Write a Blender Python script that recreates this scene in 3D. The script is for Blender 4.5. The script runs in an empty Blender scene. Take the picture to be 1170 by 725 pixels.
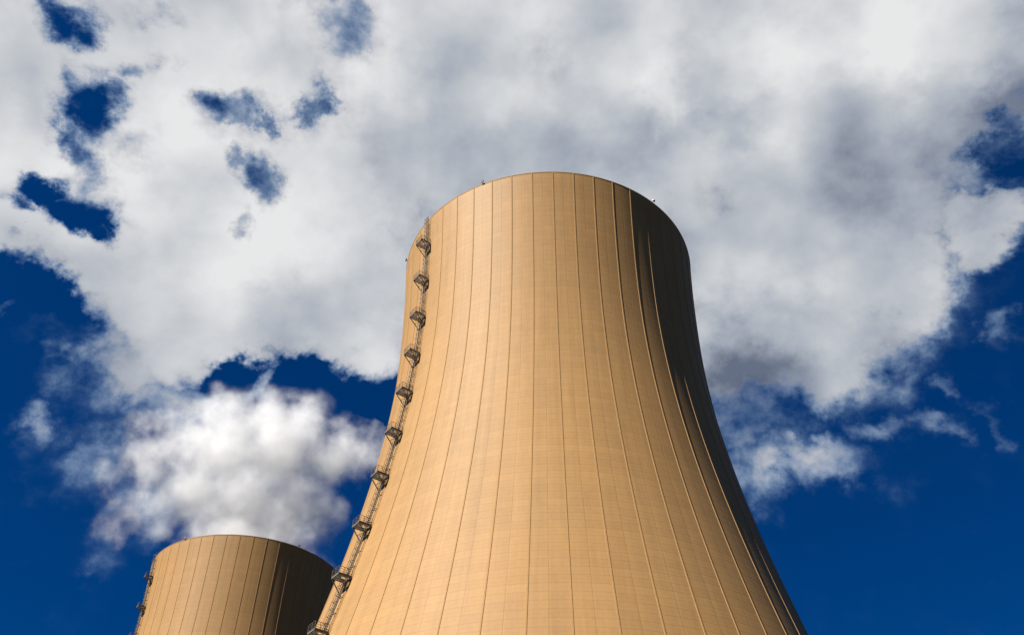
import bpy, bmesh, math, random
from mathutils import Vector, Matrix, noise

R = math.radians
S = bpy.context.scene
COL = S.collection

# ------------------------------------------------------------------ camera
CAM_Z = 1.7
PITCH, ROLL = R(42.519), R(0.638)
cd = bpy.data.cameras.new('camera')
cd.sensor_width = 36.0
cd.lens = 36.0 * 1090.03 / 1170.0
cd.clip_start, cd.clip_end = 0.1, 20000
cam = bpy.data.objects.new('camera', cd)
COL.objects.link(cam)
F = Vector((0, math.cos(PITCH), math.sin(PITCH)))
X0 = Vector((1, 0, 0)); U0 = X0.cross(F)
Xc = X0 * math.cos(ROLL) + U0 * math.sin(ROLL)
Uc = -X0 * math.sin(ROLL) + U0 * math.cos(ROLL)
m = Matrix((Xc, Uc, -F)).transposed().to_4x4()
m.translation = Vector((0, 0, CAM_Z))
cam.matrix_world = m
S.camera = cam

# ------------------------------------------------------------------ sun
SUN_AZ, SUN_EL = R(-144), R(44)          # azimuth measured from +X, counter-clockwise
sd = Vector((math.cos(SUN_EL) * math.cos(SUN_AZ), math.cos(SUN_EL) * math.sin(SUN_AZ), math.sin(SUN_EL)))
sl = bpy.data.lights.new('sun', 'SUN')
sl.energy = 5.0; sl.angle = R(0.5); sl.color = (1.0, 0.94, 0.84)
sun = bpy.data.objects.new('sun', sl); COL.objects.link(sun)
sun.rotation_euler = sd.to_track_quat('Z', 'Y').to_euler()
sun.location = sd * 900

S.view_settings.view_transform = 'Standard'
S.view_settings.look = 'None'
EXPOSURE = 1.5                       # the photograph is exposed for the sunlit concrete, its shade nearly black
S.view_settings.exposure = EXPOSURE
S.view_settings.gamma = 1.0
S.view_settings.use_curve_mapping = False
S.render.engine = 'CYCLES'
S.cycles.volume_bounces = 4
S.cycles.max_bounces = 10
S.cycles.volume_step_rate = .15
S.cycles.use_denoising = True

# ------------------------------------------------------------------ sky
# A bank of cloud fixed in the sky: places are given on a plane tangent to the sky dome at azimuth 0
# (due +Y), 42.5 degrees up: (u, v, half width, half height, weight).
CLOUDS = [
    (-0.4572, 0.2186, 0.1436, 0.1912, 2.06), (-0.325, 0.2498, 0.2429, 0.1693, 2.06), (-0.2527, 0.1056, 0.2401, 0.1781, 2.06), (0.0109, 0.2261, 0.379, 0.2991, 2.18),
    (0.2667, 0.2449, 0.2732, 0.2597, 2.18), (0.2763, 0.0672, 0.2007, 0.1694, 2.18), (-0.1588, 0.028, 0.133, 0.1363, 2.06), (-0.3331, 0.0506, 0.1243, 0.1024, 2.06),
    (-0.2776, -0.005, 0.1494, 0.0713, 1.93), (-0.3445, -0.0057, 0.0736, 0.074, 1.67), (0.4058, 0.2414, 0.139, 0.1653, 2.18), (0.2939, -0.0161, 0.1471, 0.0989, 2.18),
    (0.228, -0.0395, 0.0913, 0.0766, 2.06), (0.3692, 0.0661, 0.0873, 0.1184, 2.06), (0.4445, 0.0931, 0.0499, 0.0438, 1.67), (0.3041, -0.1411, 0.0809, 0.0313, 0.85),
    (0.2499, -0.1526, 0.0576, 0.0514, 0.9), (0.2443, -0.1097, 0.0831, 0.0436, 0.84), (0.3585, -0.1084, 0.0446, 0.0235, 0.55), (0.4, -0.0935, 0.031, 0.0216, 0.5),
    (0.429, -0.0574, 0.0176, 0.0198, 0.38), (0.4437, -0.0868, 0.0132, 0.0292, 0.3), (0.4621, 0.0018, 0.0192, 0.0277, 0.42), (-0.459, 0.0094, 0.0296, 0.0163, 0.95),
    (-0.3946, -0.0609, 0.0568, 0.0503, 0.73), (-0.3238, -0.0704, 0.0852, 0.0517, 0.95), (-0.4386, -0.1049, 0.0251, 0.0325, 0.56), (-0.3945, -0.1354, 0.0563, 0.0574, 0.69),
    (-0.363, -0.1779, 0.051, 0.0571, 0.78), (-0.3853, -0.2081, 0.0317, 0.0357, 0.5), (-0.434, 0.0347, 0.0671, 0.033, 0.62), (-0.2517, -0.0667, 0.0498, 0.0265, 0.62),
    (-0.1876, -0.0848, 0.0433, 0.0267, 0.5), (-0.3851, -0.0103, 0.0505, 0.0592, 0.84), (-0.4627, 0.0766, 0.0759, 0.0475, 2.02), (-0.4064, 0.0564, 0.0832, 0.0542, 2.02),
    (-0.2476, -0.0641, 0.0366, 0.023, 1.06), (-0.1879, -0.0714, 0.0347, 0.0197, 0.9), (-0.2966, -0.062, 0.0319, 0.0348, 0.9), (-0.4273, 0.0142, 0.061, 0.0497, 0.55),
    (-0.3559, 0.0199, 0.0898, 0.0728, 1.9), (-0.3774, -0.0357, 0.0655, 0.0636, 1.25), (-0.4339, 0.0471, 0.0738, 0.0412, 0.9), (-0.2598, -0.071, 0.0494, 0.0299, 1.0),
]
HOLES = [
    (-0.4075, 0.2801, 0.0458, 0.0325, 1.62), (-0.3362, 0.2897, 0.0529, 0.0332, 1.37), (-0.389, 0.2119, 0.0478, 0.048, 1.8), (-0.3595, 0.2291, 0.04, 0.0307, 1.46),
    (-0.3294, 0.24, 0.0511, 0.0364, 1.37), (-0.409, 0.1705, 0.0303, 0.0511, 1.62), (-0.2701, 0.1999, 0.053, 0.0349, 1.37), (-0.2422, 0.1901, 0.0255, 0.0202, 1.03),
    (-0.2039, 0.2149, 0.0236, 0.0293, 0.8775), (-0.2536, 0.1402, 0.0543, 0.0396, 1.71), (-0.2777, 0.1475, 0.037, 0.0239, 1.28), (-0.2716, 0.0996, 0.0252, 0.04, 1.2),
    (-0.4288, 0.1143, 0.0296, 0.0252, 1.62), (-0.45, 0.0951, 0.0215, 0.0178, 1.37), (-0.4021, 0.094, 0.0246, 0.0364, 1.37), (-0.4649, 0.066, 0.0242, 0.0129, 1.11),
    (-0.4473, 0.022, 0.0919, 0.0426, 0.9), (-0.1422, 0.2877, 0.0656, 0.0526, 1.095), (-0.1538, 0.2727, 0.0469, 0.0444, 0.9450000000000001), (0.0148, 0.2638, 0.0734, 0.056, 0.9),
    (0.0456, 0.2679, 0.0528, 0.0492, 0.6), (-0.2766, -0.0578, 0.0504, 0.0333, 1.5), (-0.2097, -0.0624, 0.0462, 0.0285, 1.4), (-0.157, -0.0849, 0.0774, 0.0493, 1.7),
    (-0.2511, 0.1702, 0.0984, 0.0628, 0.5), (0.4561, 0.16, 0.0255, 0.0471, 1.0), (0.4588, 0.1981, 0.0466, 0.0691, 0.8),
]
TONES = [
    (0.2293, 0.2016, 0.0662, 0.0504, -0.35), (0.0473, 0.192, 0.1164, 0.0779, -0.22), (-0.0244, 0.1563, 0.0905, 0.0707, -0.15), (0.3039, 0.2185, 0.0464, 0.1056, -0.15),
    (0.2938, -0.0642, 0.1517, 0.0522, -0.45), (0.2195, -0.0664, 0.0765, 0.0711, -0.3), (0.2442, -0.114, 0.0914, 0.0523, -0.6), (-0.223, 0.2547, 0.074, 0.0565, -0.15),
    (-0.4375, 0.1909, 0.0394, 0.0467, -0.15), (0.356, -0.0279, 0.0674, 0.0599, -0.25), (0.1014, 0.1744, 0.1419, 0.0523, -0.1), (0.1477, 0.2251, 0.0432, 0.0588, 0.3),
    (-0.122, 0.2398, 0.0523, 0.0666, 0.2), (0.2481, 0.2777, 0.0879, 0.0474, 0.2), (0.3489, 0.2545, 0.0801, 0.0545, 0.2), (0.2356, 0.0408, 0.0757, 0.0622, 0.15),
    (-0.3695, 0.1084, 0.0879, 0.0836, 0.15), (-0.1938, 0.0722, 0.138, 0.0803, 0.2), (0.0099, 0.2922, 0.1051, 0.0481, 0.05), (0.4556, 0.1984, 0.038, 0.0923, -0.4),
    (-0.3979, -0.0692, 0.0847, 0.0752, -0.15), (0.4015, 0.1357, 0.1255, 0.1225, -0.55), (0.325, 0.0234, 0.1008, 0.078, -0.12), (-0.1493, -0.0263, 0.1151, 0.0634, 0.2),
    (-0.2987, 0.1797, 0.0707, 0.0499, 0.15), (-0.2692, -0.0181, 0.0982, 0.0441, 0.1), (0.2614, -0.03, 0.1645, 0.0971, -0.3), (0.3041, -0.1411, 0.0864, 0.0423, -0.2),
    (0.3015, 0.0234, 0.1586, 0.1308, -0.12), (-0.3325, 0.0935, 0.1531, 0.1277, 0.08),
]
PLUME = [
    (-0.9, -0.3, 147.3, 29.0, 1.00),
    (-4.6, -1.3, 164.1, 26.0, 1.10),
    (-21.7, -6.4, 172.4, 19.2, 1.00),
    (7.5, 2.2, 171.3, 18.9, 1.00),
    (-15.5, -4.6, 189.4, 24.2, 1.00),
    (0.8, 0.2, 194.8, 24.1, 1.05),
    (20.3, 6.0, 193.4, 16.2, 0.95),
    (28.7, 8.4, 200.1, 10.8, 0.90),
    (-7.4, -2.2, 208.3, 14.5, 1.00),
    (6.2, 1.8, 208.3, 14.0, 0.95),
    (-19.8, -5.8, 203.4, 13.6, 0.90),
    (-31.5, -9.3, 191.4, 16.8, 0.80),
    (-38.1, -11.2, 181.1, 15.2, 0.70),
    (18.1, 5.3, 168.3, 12.4, 0.85),
    (-36.8, -10.8, 162.9, 12.4, 0.62),
    (-42.8, -12.6, 192.5, 10.7, 0.60),
    (-47.1, -13.8, 172.3, 9.7, 0.50),
    (-41.8, -12.3, 152.5, 8.2, 0.45),
    (-30.1, -8.9, 151.5, 8.3, 0.55),
]


class Net:
    def __init__(s, nt): s.nt = nt
    def n(s, typ, **kw):
        nd = s.nt.nodes.new(typ)
        for k, v in kw.items(): setattr(nd, k, v)
        return nd
    def put(s, sock, v):
        if isinstance(v, bpy.types.NodeSocket): s.nt.links.new(v, sock)
        elif v is not None: sock.default_value = v
    def math(s, op, a, b=None, c=None, clamp=False):
        nd = s.n('ShaderNodeMath', operation=op, use_clamp=clamp)
        for i, v in enumerate((a, b, c)): s.put(nd.inputs[i], v)
        return nd.outputs[0]
    def vec(s, op, a, b=None, c=None):
        nd = s.n('ShaderNodeVectorMath', operation=op)
        for i, v in enumerate((a, b, c)): s.put(nd.inputs[i], v)
        return nd.outputs['Value' if op in ('DOT_PRODUCT', 'LENGTH', 'DISTANCE') else 'Vector']
    def scale(s, a, k):
        nd = s.n('ShaderNodeVectorMath', operation='SCALE')
        s.put(nd.inputs[0], a); s.put(nd.inputs['Scale'], k)
        return nd.outputs['Vector']
    def remap(s, v, a, b, c=0.0, d=1.0, smooth=True):
        nd = s.n('ShaderNodeMapRange', interpolation_type='SMOOTHSTEP' if smooth else 'LINEAR')
        for i, x in enumerate((v, a, b, c, d)): s.put(nd.inputs[i], x)
        return nd.outputs[0]
    def noise(s, v, scale, detail=4, rough=.5, lac=2.0, dist=0.0, color=False, dims='3D'):
        nd = s.n('ShaderNodeTexNoise', noise_dimensions=dims)
        s.put(nd.inputs['Vector'], v)
        for k, x in (('Scale', scale), ('Detail', detail), ('Roughness', rough), ('Lacunarity', lac), ('Distortion', dist)):
            s.put(nd.inputs[k], x)
        return nd.outputs['Color' if color else 'Fac']
    def mix(s, f, a, b, mode='MIX'):
        nd = s.n('ShaderNodeMix', data_type='RGBA', blend_type=mode)
        s.put(nd.inputs[0], f); s.put(nd.inputs[6], a); s.put(nd.inputs[7], b)
        return nd.outputs[2]
    def xyz(s, a, b, c):
        nd = s.n('ShaderNodeCombineXYZ')
        for i, v in enumerate((a, b, c)): s.put(nd.inputs[i], v)
        return nd.outputs[0]

world = bpy.data.worlds.new('World'); S.world = world
world.use_nodes = True
wt = world.node_tree; wt.nodes.clear()
N = Net(wt)
d = N.n('ShaderNodeTexCoord').outputs['Generated']
d = N.vec('NORMALIZE', d)
e0 = R(42.5)
axC = (0.0, math.cos(e0), math.sin(e0)); axX = (1.0, 0.0, 0.0); axY = (0.0, -math.sin(e0), math.cos(e0))
u = N.vec('DOT_PRODUCT', d, axX); v = N.vec('DOT_PRODUCT', d, axY); w = N.vec('DOT_PRODUCT', d, axC)
p0 = N.xyz(u, v, 0.0)
wA = N.vec('SUBTRACT', N.noise(p0, 8.0, 2, .5, color=True), (.5, .5, .5))
wB = N.vec('SUBTRACT', N.noise(p0, 20.0, 6, .62, color=True), (.5, .5, .5))
p1 = N.vec('ADD', p0, N.scale(wA, .09))
p1 = N.vec('ADD', p1, N.scale(wB, .085))
wC = N.vec('SUBTRACT', N.noise(p0, 75.0, 4, .6, color=True), (.5, .5, .5))
p1 = N.vec('ADD', p1, N.scale(wC, .015))
p1 = N.vec('MULTIPLY', p1, (1, 1, 0))

def field(p, blobs, inner, combine='MAXIMUM'):
    acc = None
    for (cu, cv, ru, rv, wt_) in blobs:
        q = N.vec('MULTIPLY_ADD', p, (1 / ru, 1 / rv, 0), (-cu / ru, -cv / rv, 0))
        r = N.remap(N.vec('LENGTH', q), inner(wt_), 1.0, wt_, 0.0)
        acc = r if acc is None else N.math(combine, acc, r)
    return acc

cover = field(p1, CLOUDS, lambda w: .22 if w > 1 else .0)
hole = field(p1, HOLES, lambda w: .0)
tone = field(p1, TONES, lambda w: .0, 'ADD')
fb = N.noise(p0, 13.0, 10, .60, dist=.12)
fine = N.noise(p0, 30.0, 6, .55)
D = N.math('SUBTRACT', cover, hole)
amp = N.remap(cover, .0, .6, .25, 3.0)       # open blue stays calm
D = N.math('MULTIPLY_ADD', N.math('SUBTRACT', fb, .5), amp, D)
D = N.math('MULTIPLY_ADD', N.math('SUBTRACT', fine, .5), .3, D)
alpha = N.remap(D, .0, 1.75, 0.0, 1.0, False)
alpha = N.remap(alpha, 0.0, 1.0)
alpha = N.math('MULTIPLY', alpha, N.remap(w, .55, .75))
# shading of the cloud bank: billows turned to the sun are white, their undersides and thin parts bluish grey
bil = N.noise(p0, 4.2, 6, .46)
bil2 = N.noise(N.vec('ADD', p0, (-.045, .04, 0)), 4.2, 6, .46)
rel = N.math('SUBTRACT', bil, bil2)
big = N.noise(p0, 3.0, 2, .4)
b = N.math('MULTIPLY_ADD', rel, 2.1, .68)
b = N.math('MULTIPLY_ADD', N.math('SUBTRACT', big, .5), .7, b)
b = N.math('MULTIPLY_ADD', N.math('SUBTRACT', fb, .5), .30, b)
b = N.math('ADD', b, tone)
b = N.math('MULTIPLY_ADD', N.math('SUBTRACT', 1.0, alpha), .45, b)          # thin veils are lit right through
ramp = N.n('ShaderNodeValToRGB')
els = ramp.color_ramp.elements
els[0].position = 0.0; els[0].color = (.13, .16, .23, 1)
els[1].position = 1.0; els[1].color = (.80, .805, .81, 1)
for pos, c in ((.35, (.36, .40, .47, 1)), (.65, (.56, .585, .62, 1))):
    el = els.new(pos); el.color = c
wt.links.new(b, ramp.inputs[0])
sky = N.n('ShaderNodeTexSky', sky_type='NISHITA')
sky.sun_disc = False; sky.sun_elevation = SUN_EL
sky.sun_rotation = math.pi / 2 - SUN_AZ
sky.altitude = 400; sky.air_density = 1.0; sky.dust_density = .2; sky.ozone_density = 3.0
SKY_STRENGTH = .05
blue = N.mix(1.0, sky.outputs[0], (.0015, .165, .39, 1), 'MULTIPLY')     # deep polarised blue
tinted = N.mix(N.remap(alpha, .0, .8), (.55, .84, 1.18, 1), (1, 1, 1, 1))        # thin cloud lets the blue through
lit = N.scale(N.mix(1.0, ramp.outputs[0], tinted, 'MULTIPLY'), 1 / SKY_STRENGTH / 2 ** EXPOSURE)
col = N.mix(alpha, blue, lit)
bg = N.n('ShaderNodeBackground'); bg.inputs['Strength'].default_value = SKY_STRENGTH
wt.links.new(col, bg.inputs['Color'])
out = N.n('ShaderNodeOutputWorld'); wt.links.new(bg.outputs[0], out.inputs['Surface'])

# ------------------------------------------------------------------ materials
def new_mat(name):
    mt = bpy.data.materials.new(name); mt.use_nodes = True
    nt = mt.node_tree; bs = nt.nodes['Principled BSDF']
    return mt, Net(nt), bs

H = 143.0
A_, ZT, C1, C2 = 28.934, 118.605, 70.805, 101.705
def rad(z):
    c = C1 if z < ZT else C2
    return A_ * math.sqrt(1 + ((z - ZT) / c) ** 2)
N_RIB = 48
PH0 = R(-90) - .0049

def concrete(name, seed, tint):
    mt, n, bs = new_mat(name)
    tc = n.n('ShaderNodeTexCoord').outputs['Object']
    sp = n.n('ShaderNodeSeparateXYZ'); mt.node_tree.links.new(tc, sp.inputs[0])
    x, y, z = sp.outputs
    ang = n.math('MULTIPLY', n.math('SUBTRACT', n.math('ARCTAN2', y, x), PH0), N_RIB / (2 * math.pi))   # in rib bays
    ang = n.math('ADD', ang, 96.0)
    LIFT = 1.25
    lift = n.math('DIVIDE', z, LIFT)
    def line(v, k, half):          # 1 on the joint, 0 away from it
        f = n.math('FRACT', n.math('MULTIPLY', v, k))
        dd = n.math('ABSOLUTE', n.math('SUBTRACT', f, .5))
        return n.remap(dd, .5 - half, .5, 0, 1)
    jl = line(lift, 1.0, .10)
    js = line(ang, 2.0, .045)
    jq = line(ang, 6.0, .10)
    jb = line(lift, 2.0, .16)
    cell = n.xyz(n.math('FLOOR', n.math('MULTIPLY', ang, 2.0)), n.math('FLOOR', lift), seed)
    wn = n.n('ShaderNodeTexWhiteNoise', noise_dimensions='3D'); mt.node_tree.links.new(cell, wn.inputs['Vector'])
    row = n.n('ShaderNodeTexWhiteNoise', noise_dimensions='1D'); mt.node_tree.links.new(n.math('FLOOR', lift), row.inputs['W'])
    bay = n.n('ShaderNodeTexWhiteNoise', noise_dimensions='1D'); mt.node_tree.links.new(n.math('ADD', n.math('FLOOR', n.math('MULTIPLY', ang, 2.0)), seed), bay.inputs['W'])
    streak = n.noise(n.xyz(n.math('MULTIPLY', ang, 3.0), n.math('MULTIPLY', z, .035), seed), 1.0, 6, .65)
    blot = n.noise(tc, .055, 6, .6)
    grain = n.noise(tc, 1.6, 5, .65)
    k = n.math('MULTIPLY_ADD', n.math('SUBTRACT', wn.outputs[0], .5), .05, 1.0)
    k = n.math('MULTIPLY_ADD', n.math('SUBTRACT', row.outputs[0], .5), .05, k)
    k = n.math('MULTIPLY_ADD', n.math('SUBTRACT', bay.outputs[0], .5), .06, k)
    k = n.math('MULTIPLY_ADD', n.math('SUBTRACT', streak, .5), .50, k)
    k = n.math('MULTIPLY_ADD', n.math('SUBTRACT', blot, .5), .30, k)
    k = n.math('MULTIPLY_ADD', n.math('SUBTRACT', grain, .5), .22, k)
    k = n.math('MULTIPLY_ADD', jl, -.065, k)
    k = n.math('MULTIPLY_ADD', jb, -.05, k)
    k = n.math('MULTIPLY_ADD', js, -.10, k)
    k = n.math('MULTIPLY_ADD', jq, -.025, k)
    base = n.mix(n.remap(blot, .35, .65), (tint[0], tint[1], tint[2], 1), (tint[0] * .97, tint[1] * .95, tint[2] * .90, 1))
    c = n.scale(base, k)
    n.put(bs.inputs['Base Color'], c)
    bs.inputs['Roughness'].default_value = .62
    bs.inputs['Specular IOR Level'].default_value = .15
    h = n.math('MULTIPLY_ADD', jl, -.5, n.math('MULTIPLY', grain, .35))
    h = n.math('MULTIPLY_ADD', js, -.7, h)
    bp = n.n('ShaderNodeBump'); bp.inputs['Strength'].default_value = .22; bp.inputs['Distance'].default_value = .06
    n.put(bp.inputs['Height'], h); n.put(bs.inputs['Normal'], bp.outputs[0])
    return mt

TINT = (.232, .134, .054)
M_SHELL = concrete('tan_painted_concrete', 3.0, TINT)
mt, n, bs = new_mat('rib_concrete'); M_RIB = mt
tc = n.n('ShaderNodeTexCoord').outputs['Object']
g = n.noise(tc, .9, 5, .6)
n.put(bs.inputs['Base Color'], n.scale((TINT[0], TINT[1], TINT[2]), n.math('MULTIPLY_ADD', n.math('SUBTRACT', g, .5), .4, .95)))
bs.inputs['Roughness'].default_value = .85; bs.inputs['Specular IOR Level'].default_value = .15

def steel(name, base, rough, metal=.0):
    mt, n, bs = new_mat(name)
    tc = n.n('ShaderNodeTexCoord').outputs['Object']
    g = n.noise(tc, 2.2, 6, .65)
    c = n.mix(n.remap(g, .45, .72), (*base, 1), (base[0] * .62, base[1] * .48, base[2] * .38, 1))
    n.put(bs.inputs['Base Color'], c)
    bs.inputs['Roughness'].default_value = rough; bs.inputs['Metallic'].default_value = metal
    return mt
M_GALV = steel('weathered_galvanised_steel', (.26, .235, .20), .55, .2)
M_CAGE = steel('brown_weathered_steel', (.11, .092, .074), .6)
M_DARK = steel('dark_painted_steel', (.075, .066, .056), .6)
M_LAMP = steel('dark_red_lamp_glass', (.16, .03, .02), .3)

# ------------------------------------------------------------------ mesh helpers
def link(name, bm, mat, parent=None, smooth=False):
    me = bpy.data.meshes.new(name); bm.to_mesh(me); bm.free()
    me.materials.append(mat)
    if smooth:
        for pl in me.polygons: pl.use_smooth = True
    o = bpy.data.objects.new(name, me); COL.objects.link(o)
    if parent: o.parent = parent
    return o

def bar(bm, a, b, r, n=6):
    a, b = Vector(a), Vector(b); dvec = b - a
    if dvec.length < 1e-6: return
    q = dvec.to_track_quat('Z', 'Y')
    rings = []
    for c in (a, b):
        rings.append([bm.verts.new(c + q @ Vector((r * math.cos(2 * math.pi * i / n), r * math.sin(2 * math.pi * i / n), 0))) for i in range(n)])
    for i in range(n):
        bm.faces.new((rings[0][i], rings[0][(i + 1) % n], rings[1][(i + 1) % n], rings[1][i]))
    bm.faces.new(rings[0][::-1]); bm.faces.new(rings[1])

def flat_bar(bm, a, b, wdir, w, t):
    """rectangular bar from a to b; wdir: direction of its width"""
    a, b = Vector(a), Vector(b); dv = (b - a).normalized()
    wv = (wdir - dv * wdir.dot(dv)).normalized(); tv = dv.cross(wv)
    vs = []
    for c in (a, b):
        vs.append([bm.verts.new(c + wv * sx * w / 2 + tv * sy * t / 2) for sx, sy in ((-1, -1), (1, -1), (1, 1), (-1, 1))])
    for i in range(4):
        bm.faces.new((vs[0][i], vs[0][(i + 1) % 4], vs[1][(i + 1) % 4], vs[1][i]))
    bm.faces.new(vs[0][::-1]); bm.faces.new(vs[1])

def box(bm, lo, hi):
    x0, y0, z0 = lo; x1, y1, z1 = hi
    v = [bm.verts.new(c) for c in ((x0, y0, z0), (x1, y0, z0), (x1, y1, z0), (x0, y1, z0), (x0, y0, z1), (x1, y0, z1), (x1, y1, z1), (x0, y1, z1))]
    for f in ((0, 3, 2, 1), (4, 5, 6, 7), (0, 1, 5, 4), (1, 2, 6, 5), (2, 3, 7, 6), (3, 0, 4, 7)):
        bm.faces.new([v[i] for i in f])

# ------------------------------------------------------------------ ground
mt, n, bs = new_mat('dry_grass_ground')
tc = n.n('ShaderNodeTexCoord').outputs['Object']
g1 = n.noise(tc, .02, 6, .6); g2 = n.noise(tc, .8, 5, .7)
c = n.mix(n.remap(g1, .4, .62), (.018, .026, .010, 1), (.030, .030, .015, 1))
n.put(bs.inputs['Base Color'], n.scale(c, n.math('MULTIPLY_ADD', g2, .9, .5))); bs.inputs['Roughness'].default_value = .95
bm = bmesh.new()
bmesh.ops.create_circle(bm, cap_ends=True, radius=9000, segments=96)
ground = link('ground', bm, mt); ground['kind'] = 'structure'

# ------------------------------------------------------------------ cooling towers
def shell_bm():
    bm = bmesh.new(); NS, NZ = 288, 96
    zs = [H * i / NZ for i in range(NZ + 1)]
    prof = [(rad(z), z) for z in zs]
    TH = .8
    prof += [(rad(z) - TH, z) for z in reversed(zs)]
    rings = []
    for r, z in prof:
        rings.append([bm.verts.new((r * math.cos(2 * math.pi * i / NS), r * math.sin(2 * math.pi * i / NS), z)) for i in range(NS)])
    for j in range(len(rings)):
        a, b = rings[j], rings[(j + 1) % len(rings)]
        for i in range(NS):
            bm.faces.new((a[i], a[(i + 1) % NS], b[(i + 1) % NS], b[i]))
    for e in bm.edges:                       # crisp lip and foot
        if all(abs(v.co.z - H) < 1e-3 for v in e.verts) or all(abs(v.co.z) < 1e-3 for v in e.verts): e.smooth = False
    return bm

def coping_bm():
    bm = bmesh.new(); NS = 288
    r = rad(H)
    prof = [(r - .02, H - .16), (r + .035, H - .14), (r + .035, H + .05), (r - .84, H + .05), (r - .84, H - .14), (r - .76, H - .16)]
    rings = [[bm.verts.new((q * math.cos(2 * math.pi * i / NS), q * math.sin(2 * math.pi * i / NS), z)) for i in range(NS)] for q, z in prof]
    for j in range(len(rings)):
        a, b = rings[j], rings[(j + 1) % len(rings)]
        for i in range(NS):
            bm.faces.new((a[i], a[(i + 1) % NS], b[(i + 1) % NS], b[i]))
    return bm

RIB_W, RIB_H = .18, .065
def rib_bm():
    """one wind rib along +X, from the ground to just under the coping"""
    bm = bmesh.new(); NZ = 96; prev = None
    for i in range(NZ + 1):
        z = (H - .20) * i / NZ; r = rad(z)
        cur = [bm.verts.new((r - .05, -RIB_W / 2 - .03, z)), bm.verts.new((r + RIB_H, -RIB_W / 2, z)),
               bm.verts.new((r + RIB_H, RIB_W / 2, z)), bm.verts.new((r - .05, RIB_W / 2 + .03, z))]
        if prev:
            for k in range(3):
                bm.faces.new((prev[k], prev[k + 1], cur[k + 1], cur[k]))
        else: bm.faces.new(cur[::-1])
        prev = cur
    bm.faces.new(prev)
    return bm

# access ladder: local frame n = outwards, t = along the wall (counter-clockwise), z = up
LAD_PH = R(-143.6)
n_ = Vector((math.cos(LAD_PH), math.sin(LAD_PH), 0)); t_ = Vector((-n_.y, n_.x, 0)); z_ = Vector((0, 0, 1))
def LP(n, t, z): return n_ * (rad(z) + n) + t_ * t + z_ * z

LZ0, LZ1 = 2.4, H + .25
def ladder_bm():
    bm = bmesh.new()
    zs = [LZ0 + (LZ1 - LZ0) * i / 94 for i in range(95)]
    for s in (-.24, .24):
        for a, b in zip(zs, zs[1:]):
            flat_bar(bm, LP(.5, s, a), LP(.5, s, b), n_, .12, .06)
    z = LZ0 + .3
    while z < LZ1:
        bar(bm, LP(.5, -.24, z), LP(.5, .24, z), .028, 4); z += .3
    z = LZ0 + 1.0
    while z < H - .5:                                   # stand-off stays to the wall
        for s in (-.24, .24): flat_bar(bm, LP(-.03, s, z), LP(.5, s, z), z_, .12, .05)
        z += 2.5
    return bm

def cage_bm():
    bm = bmesh.new()
    def arc(k, n=7): 
        a = math.pi * k / (n - 1)
        return (.5 + .62 * math.sin(a), .34 * -math.cos(a))
    z = 5.0
    hoops = []
    while z < LZ1 - .2:
        for k in range(6):
            p, q = arc(k), arc(k + 1)
            flat_bar(bm, LP(p[0], p[1], z), LP(q[0], q[1], z), z_, .09, .02)
        hoops.append(z); z += 1.1
    for k in (0, 1, 3, 5, 6):
        p = arc(k)
        for a, b in zip(hoops[::2], hoops[2::2] + [hoops[-1]]):
            if b > a: flat_bar(bm, LP(p[0], p[1], a), LP(p[0], p[1], b), t_ if k in (2, 3, 4) else n_, .07, .02)
    return bm

PLAT_Z = [135.4, 126.0, 116.8, 107.9, 99.2, 90.6, 81.8, 72.5, 63.8, 55.2, 46.4]
PN, PT0, PT1 = 2.2, -1.15, .8
def platform_bm(zp):
    """grating floor in a channel frame, open round the ladder cage"""
    bm = bmesh.new(); q = lambda n, t, z=0.: LP(n, t, zp) + z_ * z
    for a, b in (((.12, PT0), (PN, PT0)), ((PN, PT0), (PN, PT1)), ((PN, PT1), (.12, PT1)), ((.12, PT1), (.12, PT0))):
        flat_bar(bm, q(*a), q(*b), z_, .2, .07)
    k = .2
    while k < PN - .05:                                 # bearing bars of the grating
        if .35 < k < 1.35:
            flat_bar(bm, q(k, PT0), q(k, -.44), z_, .06, .035)
            flat_bar(bm, q(k, .44), q(k, PT1), z_, .06, .035)
        else: flat_bar(bm, q(k, PT0), q(k, PT1), z_, .06, .035)
        k += .085
    for t in (-.72, -.44, .44): flat_bar(bm, q(.12, t), q(PN, t), z_, .1, .05)
    return bm
def railing_bm(zp):
    bm = bmesh.new(); q = lambda n, t, z=0.: LP(n, t, zp) + z_ * z
    path = [(.15, PT0), (.8, PT0), (1.45, PT0), (PN, PT0), (PN, -.1), (PN, PT1), (1.45, PT1), (.8, PT1), (.15, PT1)]
    for h, r in ((.45, .025), (.8, .025), (1.15, .036)):
        for a, b in zip(path, path[1:]): bar(bm, q(*a, h), q(*b, h), r, 5)
    for a in path: bar(bm, q(*a, .0), q(*a, 1.15), .034, 5)
    for a, b in (((.15, PT0), (PN, PT0)), ((PN, PT0), (PN, PT1)), ((PN, PT1), (.15, PT1))):
        flat_bar(bm, q(*a, .16), q(*b, .16), z_, .14, .02)
    return bm
def bracket_bm(zp, t):
    bm = bmesh.new(); zb = zp - 2.15
    flat_bar(bm, LP(PN - .05, t, zp) - z_ * .1, LP(.0, t, zb), t_, .11, .11)
    flat_bar(bm, LP(.05, t, zp) - z_ * .1, LP(.04, t, zb - .1), t_, .11, .08)
    mid = (LP(PN - .05, t, zp) + LP(.0, t, zb)) / 2
    flat_bar(bm, mid, LP(.1, t, zp) - z_ * .1, t_, .07, .06)
    return bm

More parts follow.
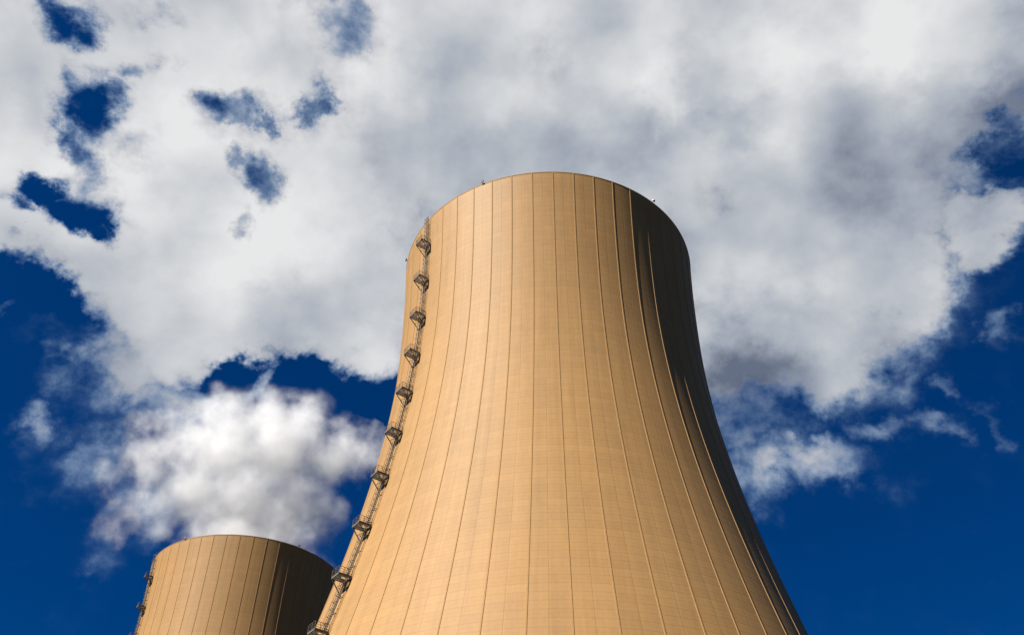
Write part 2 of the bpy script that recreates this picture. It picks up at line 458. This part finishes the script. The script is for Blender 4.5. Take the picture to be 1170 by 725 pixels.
def lamp_bm(ph):
    bm = bmesh.new(); r = rad(H) + .02
    nn = Vector((math.cos(ph), math.sin(ph), 0)); tt = Vector((-nn.y, nn.x, 0))
    q = lambda n, t, z: nn * (r + n) + tt * t + z_ * (H + z)
    flat_bar(bm, q(-.3, 0, .04), q(-.3, 0, .30), nn, .10, .10)
    flat_bar(bm, q(-.3, 0, .30), q(.30, 0, .30), z_, .12, .12)
    flat_bar(bm, q(.30, -.28, .24), q(.30, .28, .24), z_, .14, .2)
    return bm
def lens_bm(ph, s):
    bm = bmesh.new(); r = rad(H) + .02
    nn = Vector((math.cos(ph), math.sin(ph), 0)); tt = Vector((-nn.y, nn.x, 0))
    c = nn * (r + .30) + tt * s + z_ * (H + .325)
    prof = [(.13, 0), (.14, .12), (.13, .26), (.09, .36), (.03, .41)]
    rings = [[bm.verts.new(c + nn * (q * math.cos(2 * math.pi * i / 12)) + tt * (q * math.sin(2 * math.pi * i / 12)) + z_ * z) for i in range(12)] for q, z in prof]
    for a, b in zip(rings, rings[1:]):
        for i in range(12): bm.faces.new((a[i], a[(i + 1) % 12], b[(i + 1) % 12], b[i]))
    bm.faces.new(rings[0][::-1]); bm.faces.new(rings[-1])
    return bm

tower = bpy.data.objects.new('cooling_tower', None); COL.objects.link(tower)
tower['category'] = 'cooling tower'
tower['group'] = 'tan cooling towers of the power station'
tower['label'] = 'large near tan cooling tower with ribbed sides filling the middle of the view'
link('shell', shell_bm(), M_SHELL, tower, True)
link('coping', coping_bm(), M_RIB, tower)
rib0 = None
for k in range(N_RIB):
    if rib0 is None:
        rib = rib0 = link('rib', rib_bm(), M_RIB, tower)
    else:
        rib = rib0.copy(); COL.objects.link(rib); rib.parent = tower
    rib.rotation_euler = (0, 0, PH0 + 2 * math.pi * k / N_RIB)
lad = link('ladder', ladder_bm(), M_GALV, tower)
link('safety_cage', cage_bm(), M_CAGE, lad)
for zp in PLAT_Z:
    pf = link('platform', platform_bm(zp), M_DARK, tower)
    link('railing', railing_bm(zp), M_DARK, pf)
    for t in (PT0 + .06, PT1 - .06): link('bracket', bracket_bm(zp, t), M_DARK, pf)
for a in (-116.5, -49.0, -168.5, 128.0, 68.0, 12.0):
    wl = link('warning_light', lamp_bm(R(a)), M_DARK, tower)
    for s in (-.17, .17): link('lens', lens_bm(R(a), s), M_LAMP, wl)

def copy_tree(o, parent=None):
    c = o.copy(); COL.objects.link(c); c.parent = parent
    for ch in list(o.children): copy_tree(ch, c)
    return c
far = copy_tree(tower)
far['label'] = 'smaller looking far cooling tower behind the ladder side of the big one, steam above it'
tower.location = (7.472, 143.305, 0)
far.location = (-82.097, 279.080, 0)
far.rotation_euler = (0, 0, R(-.75))

# ------------------------------------------------------------------ steam over the far tower
# puffs: (x, y) from the tower's axis, height, radius, in metres
def steam():
    mt = bpy.data.materials.new('white_steam'); mt.use_nodes = True
    nt = mt.node_tree; nt.nodes.clear(); n = Net(nt)
    tc = n.n('ShaderNodeTexCoord').outputs['Object']
    wa = n.vec('SUBTRACT', n.noise(tc, .045, 5, .55, color=True), (.5, .5, .5))
    q = n.vec('ADD', tc, n.scale(wa, 20.0))
    acc = None
    for (x, y, z, r, wt_) in PLUME:
        dd = n.math('DIVIDE', n.vec('DISTANCE', q, (x, y, z)), r)
        s = n.remap(dd, .05, 1.1, wt_, 0.0)
        acc = s if acc is None else n.math('MAXIMUM', acc, s)
    fb = n.noise(tc, .105, 9, .68)
    dn = n.math('MULTIPLY_ADD', n.math('SUBTRACT', fb, .5), 2.6, acc)
    den = n.math('POWER', n.remap(dn, .12, 1.5, 0.0, 1.0, False), 1.6, clamp=True)
    den = n.math('MULTIPLY', n.math('MULTIPLY', den, .26), n.remap(acc, .02, .22))
    pv = n.n('ShaderNodeVolumePrincipled')
    pv.inputs['Color'].default_value = (.83, .834, .845, 1)
    pv.inputs['Anisotropy'].default_value = .0
    n.put(pv.inputs['Density'], den)
    o = n.n('ShaderNodeOutputMaterial'); nt.links.new(pv.outputs[0], o.inputs['Volume'])
    bm = bmesh.new()
    for (x, y, z, r, wt_) in PLUME:
        bmesh.ops.create_icosphere(bm, subdivisions=3, radius=r * 1.12, matrix=Matrix.Translation((x, y, z)))
    o = link('steam_plume', bm, mt)
    rm = o.modifiers.new('skin', 'REMESH'); rm.mode = 'VOXEL'; rm.voxel_size = 3.0
    o.location = far.location
    o['category'] = 'steam plume'; o['kind'] = 'thing'
    o['label'] = 'billowing white steam rising out of the far cooling tower'
    return o
steam()
